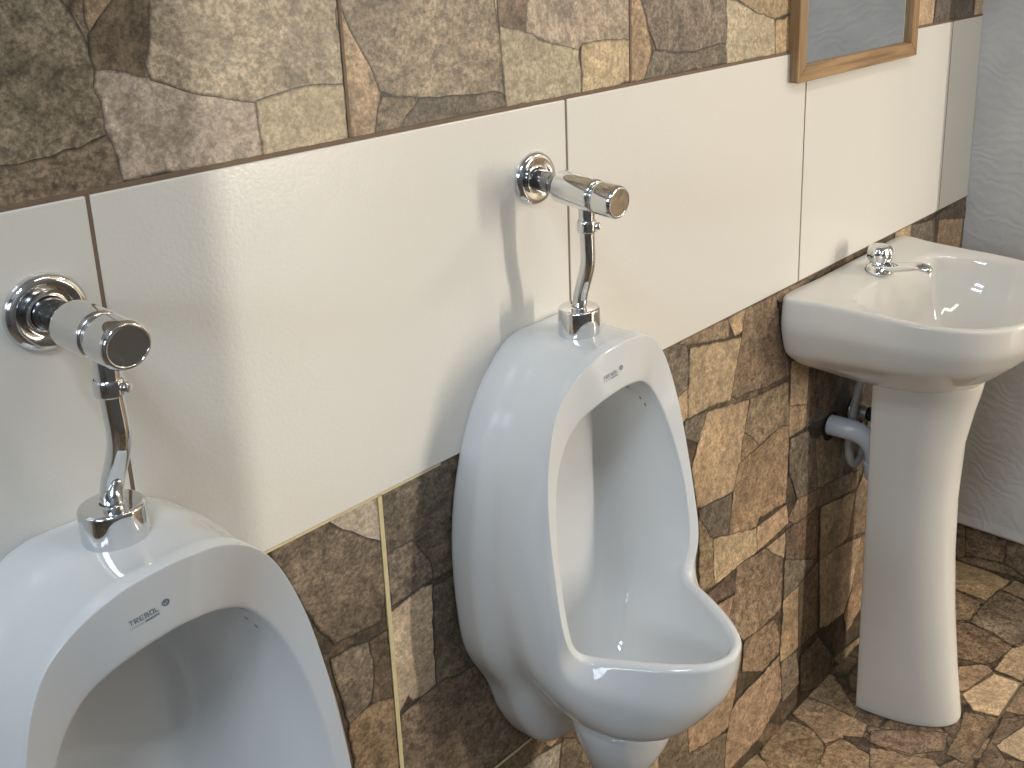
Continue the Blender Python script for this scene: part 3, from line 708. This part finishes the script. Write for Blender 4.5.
# ------------------------------------------------------------------ washbasin
def zp(y, dz=0.0): return .7685 + .05 * y + dz                   # the basin top falls slightly to the front
RIM = [(0, -.002), (.090, -.002), (.187, -.002), (.186, -.055), (.1855, -.115), (.187, -.170), (.179, -.225), (.150, -.282), (.088, -.316), (0, -.327)]
OPEN = [(0, -.071), (.070, -.071), (.126, -.076), (.146, -.100), (.159, -.130), (.167, -.170), (.164, -.215), (.138, -.266), (.080, -.300), (0, -.311)]
CB = (0, -.19)
def pl(pts, dz, s=1.0, c=None, ds=0.0):
    out = []
    for a, y in pts:
        if c: a, y = c[0] + (a - c[0]) * s, c[1] + (y - c[1]) * s
        out.append((a, y, zp(y, dz)))
    return out
def shrink(pts, d):
    return [(max(0, a - d) if a > .001 else 0, y + (d if y < -.2 else (-d if y > -.05 else 0))) for a, y in pts]
def at(pts, zs): return [(a, y, z) for (a, y), z in zip(pts, zs)]
under1 = at([(0, -.003), (.092, -.003), (.193, -.003), (.192, -.060), (.191, -.115), (.190, -.170), (.180, -.224), (.150, -.280), (.088, -.314), (0, -.325)], [.728] * 3 + [.726, .723, .720, .718, .716, .714, .714])
under2 = at([(0, -.003), (.086, -.003), (.181, -.003), (.180, -.060), (.176, -.115), (.175, -.165), (.166, -.215), (.138, -.266), (.080, -.297), (0, -.307)], [.683] * 3 + [.682, .681, .681, .682, .683, .684, .684])
under3 = at([(0, -.006), (.068, -.006), (.150, -.006), (.148, -.060), (.142, -.110), (.140, -.155), (.132, -.195), (.110, -.235), (.064, -.262), (0, -.270)], [.657] * 3 + [.655, .653, .651, .650, .650, .651, .651])
under4 = at([(0, -.020), (.045, -.020), (.095, -.022), (.105, -.060), (.107, -.105), (.104, -.145), (.096, -.178), (.077, -.207), (.044, -.226), (0, -.232)], [.629] * 3 + [.627, .625, .624, .623, .622, .622, .622])
under5 = at([(0, -.050), (.030, -.050), (.062, -.054), (.075, -.080), (.079, -.110), (.077, -.140), (.070, -.165), (.054, -.185), (.030, -.197), (0, -.200)], [.608] * 10)
R0 = pl(RIM, 0.0)
BL = [under5, under4, mix(under4, under3, .7), under3, mix(under3, under2, .6), under2, mix(under2, under1, .6), under1, mix(under1, R0, .6), mix(under1, R0, .88), pl(shrink(RIM, .0004), .0005), pl(shrink(RIM, .0060), .0022),
      pl([tuple(x) for x in [((a + b) / 2, (y + w) / 2) for (a, y), (b, w) in zip(RIM, OPEN)]], .0008),
      pl(OPEN, -.0005), pl(OPEN, -.007, .965, CB), pl(OPEN, -.035, .90, CB), pl(OPEN, -.080, .74, CB), pl(OPEN, -.108, .50, CB), pl(OPEN, -.118, .25, CB)]
XB = 1.245
sink = empty('washbasin', (XB, 0, .60))
tag(sink, 'white ceramic washbasin on a pedestal beside the grey plaster wall', 'washbasin')
bm = bmesh.new()
skin_rings(bm, half_loops(BL, 36, 0, .16), True, True)
for v in bm.verts: v.co.z -= .60
subsurf(obj('basin_bowl', bm, [M_PORC2], sink), 2)
bm = bmesh.new()
lathe(bm, rounded([(0, .001), (.008, .001), (.0085, .0035), (.020, .004), (.021, 0.0005), (.02, -.002)], .0008), Matrix.Translation((.16 * .19, -.19, zp(-.19, -.1165) - .60)), 32)
obj('drain_ring', bm, [M_CHROME], sink)

# pedestal: a hollow column, open at the back
ped = empty('pedestal', (1.2865, -.10, 0))
tag(ped, 'white ceramic pedestal column standing on the stone floor under the washbasin', 'pedestal')
PZ = [(0, .0750, .150), (.012, .0752, .1495), (.05, .0760, .143), (.1, .0771, .135), (.2, .0792, .122), (.3, .0802, .113), (.4, .0816, .109), (.5, .0850, .113), (.56, .0866, .125), (.592, .0869, .133), (.6055, .0870, .136)]
def ped_ring(z, w, d, off):
    w, d = w - off - .0065, d - off
    P = [(w - .001, -.078)]
    P += [(w * math.cos(a), -.09 - d * math.sin(a)) for a in [math.pi * k / 28 for k in range(29)]]
    P += [(-w + .001, -.078)]
    return [Vector((x, y + .10, z + (.055 * max(0, -y - .12) if z > .604 else 0))) for x, y in P]
bm = bmesh.new()
outer = [[bm.verts.new(p) for p in ped_ring(z, w, d, 0)] for z, w, d in PZ]
inner = [[bm.verts.new(p) for p in ped_ring(z, w, d, .011)] for z, w, d in PZ]
for G_ in (outer, inner):
    for A, B in zip(G_, G_[1:]):
        for k in range(len(A) - 1): bm.faces.new((A[k], A[k + 1], B[k + 1], B[k]))
for A, B in ((outer[0], inner[0]), (outer[-1], inner[-1])):
    for k in range(len(A) - 1): bm.faces.new((A[k], A[k + 1], B[k + 1], B[k]))
for k in (0, -1):
    for i in range(len(PZ) - 1): bm.faces.new((outer[i][k], outer[i + 1][k], inner[i + 1][k], inner[i][k]))
o = obj('column_shell', bm, [M_PORC2], ped)
m = o.modifiers.new('edge_round', 'BEVEL'); m.width = .004; m.segments = 3; m.limit_method = 'ANGLE'; m.angle_limit = math.radians(50)

# tap
TX, TY = 1.250, -.057; TZ = zp(TY) - .0005
tap = empty('tap', (TX, TY, TZ)); tag(tap, 'chrome tap with a faceted knob on the back ledge of the washbasin', 'tap')
bm = bmesh.new()
lathe(bm, rounded([(0, 0), (.0225, 0), (.0225, .004), (.0180, .010), (.0125, .014), (.0115, .018), (0, .018)], .0015), Matrix(), 48)
obj('tap_base', bm, [M_CHROME], tap)
bm = bmesh.new()
SP = [(0, -.004, .0095), (.001, -.024, .0115), (.002, -.046, .0165), (.003, -.064, .0205), (.004, -.077, .0190), (.0045, -.083, .0150)]
n = 40; rings = []
for k in range(n + 1):
    p = spline(SP, k / n); d = (spline(SP, min(1, (k + 1) / n)) - spline(SP, max(0, (k - 1) / n))).normalized()
    side = d.cross(Vector((0, 0, 1))).normalized(); up = side.cross(d)
    t = k / n; wd = .0125 - .0045 * t + .0012 * math.sin(t * 3.1); hg = .0075 - .0025 * t
    if t > .93: wd *= 1 - (t - .93) * 4; hg *= 1 - (t - .93) * 4
    rings.append([p + side * wd * math.cos(a) + up * hg * math.sin(a) for a in [2 * math.pi * j / 20 for j in range(20)]])
skin_rings(bm, rings, True, True)
obj('spout', bm, [M_CHROME], tap)
bm = bmesh.new()
seg = 64; kn = []
for r, h, fl in ((.0, .0155, 0), (.0120, .0155, 0), (.0155, .0165, .3), (.0192, .0225, 1), (.0196, .0310, 1), (.0184, .0375, 1), (.0160, .0410, .5), (.0115, .0426, 0), (.0, .0430, 0)):
    if r == 0: kn.append([bm.verts.new((0, 0, h))]); continue
    kn.append([bm.verts.new((r * (1 + .055 * fl * math.cos(8 * 2 * math.pi * k / seg)) * math.cos(2 * math.pi * k / seg), r * (1 + .055 * fl * math.cos(8 * 2 * math.pi * k / seg)) * math.sin(2 * math.pi * k / seg), h)) for k in range(seg)])
for a, b in zip(kn, kn[1:]):
    for k in range(seg):
        k2 = (k + 1) % seg
        if len(a) == 1: bm.faces.new((a[0], b[k], b[k2]))
        elif len(b) == 1: bm.faces.new((a[k], a[k2], b[0]))
        else: bm.faces.new((a[k], a[k2], b[k2], b[k]))
obj('knob', bm, [M_CHROME], tap)

# waste pipe, hose and stop valve behind the pedestal
dp = empty('drain_pipe', (1.222, 0, .50)); tag(dp, 'grey plastic waste pipe bending from the stone wall to the pedestal', 'pipe')
bm = bmesh.new()
def pd(*p): return (p[0] - 1.222, p[1], p[2] - .50)
tube(bm, [pd(1.222, .0, .504), pd(1.224, -.020, .504), pd(1.230, -.040, .501), pd(1.238, -.056, .492), pd(1.245, -.066, .476), pd(1.249, -.071, .456), pd(1.251, -.073, .436)], .0165, 28, 48)
obj('elbow', bm, [M_PVC], dp)
bm = bmesh.new()
tube(bm, [pd(1.2495, -.0718, .451), pd(1.251, -.073, .436), pd(1.2525, -.0745, .424)], .0198, 28, 8)
obj('slip_collar', bm, [M_PVC], dp)
bm = bmesh.new()
tube(bm, [pd(1.252, -.074, .428), pd(1.258, -.080, .400), pd(1.269, -.090, .376), pd(1.284, -.098, .366)], .0160, 28, 24)
obj('lower_bend', bm, [M_PVC], dp)
bm = bmesh.new()
lathe(bm, [(0, .0006), (.017, .0006), (.0235, .0012), (.024, .0004)], Matrix.Translation((.001, -.0012, .001)) @ Matrix.Rotation(math.radians(90), 4, 'X'), 36)
obj('wall_hole', bm, [M_DARK], dp)  # flat dark disc, coloured like the shade in the gap round the pipe

hs = empty('supply_hose', (1.28, -.02, .45)); tag(hs, 'pale grey flexible supply hose looping behind the waste pipe', 'hose')
bm = bmesh.new()
def ph(*p): return (p[0] - 1.28, p[1] + .02, p[2] - .45)
tube(bm, [ph(1.285, -.030, .640), ph(1.279, -.028, .590), ph(1.270, -.022, .545), ph(1.262, -.019, .500), ph(1.258, -.018, .462), ph(1.262, -.020, .432), ph(1.275, -.022, .418), ph(1.292, -.022, .424), ph(1.301, -.022, .446), ph(1.302, -.022, .475)], .0068, 18, 80)
obj('hose_tube', bm, [M_HOSE], hs)
bm = bmesh.new()
lathe(bm, rounded([(0, 0), (.0085, 0), (.0085, .018), (0, .018)], .001), Matrix.Translation(ph(1.302, -.022, .470)), 6)
obj('end_nut', bm, [M_CHROME], hs)
sv = empty('stop_valve', (1.298, 0, .502)); tag(sv, 'small chrome stop valve with black knob on the wall behind the pedestal', 'stop valve')
MS = Matrix.Rotation(math.radians(90), 4, 'X')
bm = bmesh.new(); lathe(bm, rounded([(0, .001), (.0185, .001), (.0185, .004), (.0125, .006), (.0125, .030), (0, .030)], .001), MS, 32)
obj('valve_stub', bm, [M_SATIN], sv)
bm = bmesh.new(); lathe(bm, rounded([(0, .029), (.0105, .029), (.0120, .032), (.0120, .042), (.0095, .045), (0, .045)], .001), MS, 32)
obj('valve_knob', bm, [M_BLACK], sv)

# ------------------------------------------------------------------ mirror
mr = empty('mirror', (1.237, -.0005, 1.0712)); tag(mr, 'grey reflecting mirror in a light oak frame above the washbasin', 'mirror')
x0, x1, z0, z1, fw, th = 1.0562, 1.4182, 1.0712, 1.585, .0212, .0156
bm = bmesh.new(); uvl = bm.loops.layers.float_vector.new('grain')
def bar_(xa, xb, za, zb, cut, horiz):
    # mitred frame bar: inner edge shortened by the frame width
    if horiz: P = [(xa, za if cut > 0 else zb), (xb, za if cut > 0 else zb), (xb - fw, zb if cut > 0 else za), (xa + fw, zb if cut > 0 else za)]
    else: P = [(xa if cut > 0 else xb, za), (xa if cut > 0 else xb, zb), (xb if cut > 0 else xa, zb - fw), (xb if cut > 0 else xa, za + fw)]
    lo = [bm.verts.new((x - 1.237, 0, z - 1.0712)) for x, z in P]; hi = [bm.verts.new((x - 1.237, -th, z - 1.0712)) for x, z in P]
    fs = [bm.faces.new(lo), bm.faces.new(hi[::-1])] + [bm.faces.new((lo[k], lo[(k + 1) % 4], hi[(k + 1) % 4], hi[k])) for k in range(4)]
    bmesh.ops.recalc_face_normals(bm, faces=fs)
    es = {e for f in fs for e in f.edges}
    r = bmesh.ops.bevel(bm, geom=list(es), offset=.0008, segments=1, affect='EDGES')
    for f in bm.faces:
        for lp in f.loops:
            if lp[uvl].length == 0:
                c = lp.vert.co
                lp[uvl] = Vector((c.x * .06, c.y, c.z * 1.0)) if horiz else Vector((c.z * .06 + 3, c.y, c.x))
bar_(x0, x1, z0, z0 + fw, 1, True); bar_(x0, x1, z1 - fw, z1, -1, True); bar_(x0, x0 + fw, z0, z1, 1, False); bar_(x1 - fw, x1, z0, z1, -1, False)
obj('frame', bm, [M_WOOD], mr, False)
bm = bmesh.new(); box(bm, x0 + fw - .003 - 1.237, x1 - fw + .003 - 1.237, -.0080, -.004, z0 + fw - .003 - 1.0712, z1 - fw + .003 - 1.0712)
obj('mirror_glass', bm, [M_MIRROR], mr, False)

# ------------------------------------------------------------------ light
def area(name, loc, target, sx, sy, power, col, spread=180):
    l = bpy.data.lights.new(name, 'AREA'); l.shape = 'RECTANGLE'; l.size = sx; l.size_y = sy; l.energy = power; l.color = col
    l.spread = math.radians(spread)
    o = bpy.data.objects.new(name, l); C.objects.link(o); o.location = loc
    o.rotation_euler = (Vector(target) - Vector(loc)).to_track_quat('-Z', 'Y').to_euler()
    return o
for a in LIGHTS: area(*a)
w = bpy.data.worlds.new('World'); SC.world = w; w.use_nodes = True
w.node_tree.nodes['Background'].inputs[0].default_value = WORLD; w.node_tree.nodes['Background'].inputs[1].default_value = WORLD_S

# ------------------------------------------------------------------ camera
cam = bpy.data.cameras.new('Camera'); co = bpy.data.objects.new('Camera', cam); C.objects.link(co)
right = Vector((.5314, -.8465, .0322)); down = Vector((-.2479, -.1917, -.9496)); fwd = Vector((.8100, .4967, -.3117))
fwd.normalize(); right = (right - fwd * right.dot(fwd)).normalized(); up = right.cross(fwd)
Mx = Matrix((right, up, -fwd)).transposed().to_4x4(); Mx.translation = (-.2679, -.8054, 1.3301)
co.matrix_world = Mx
cam.sensor_fit = 'HORIZONTAL'; cam.sensor_width = 36; cam.lens = 1169.389 * 36 / 1024
cam.shift_x = (512 - 776.973) / 1024; cam.shift_y = (260.764 - 384) / 1024
cam.clip_start = .02; cam.clip_end = 50
SC.camera = co
vs = SC.view_settings; vs.view_transform = 'Standard'; vs.look = 'None'; vs.gamma = 1; vs.use_curve_mapping = False; vs.exposure = EXPOSURE
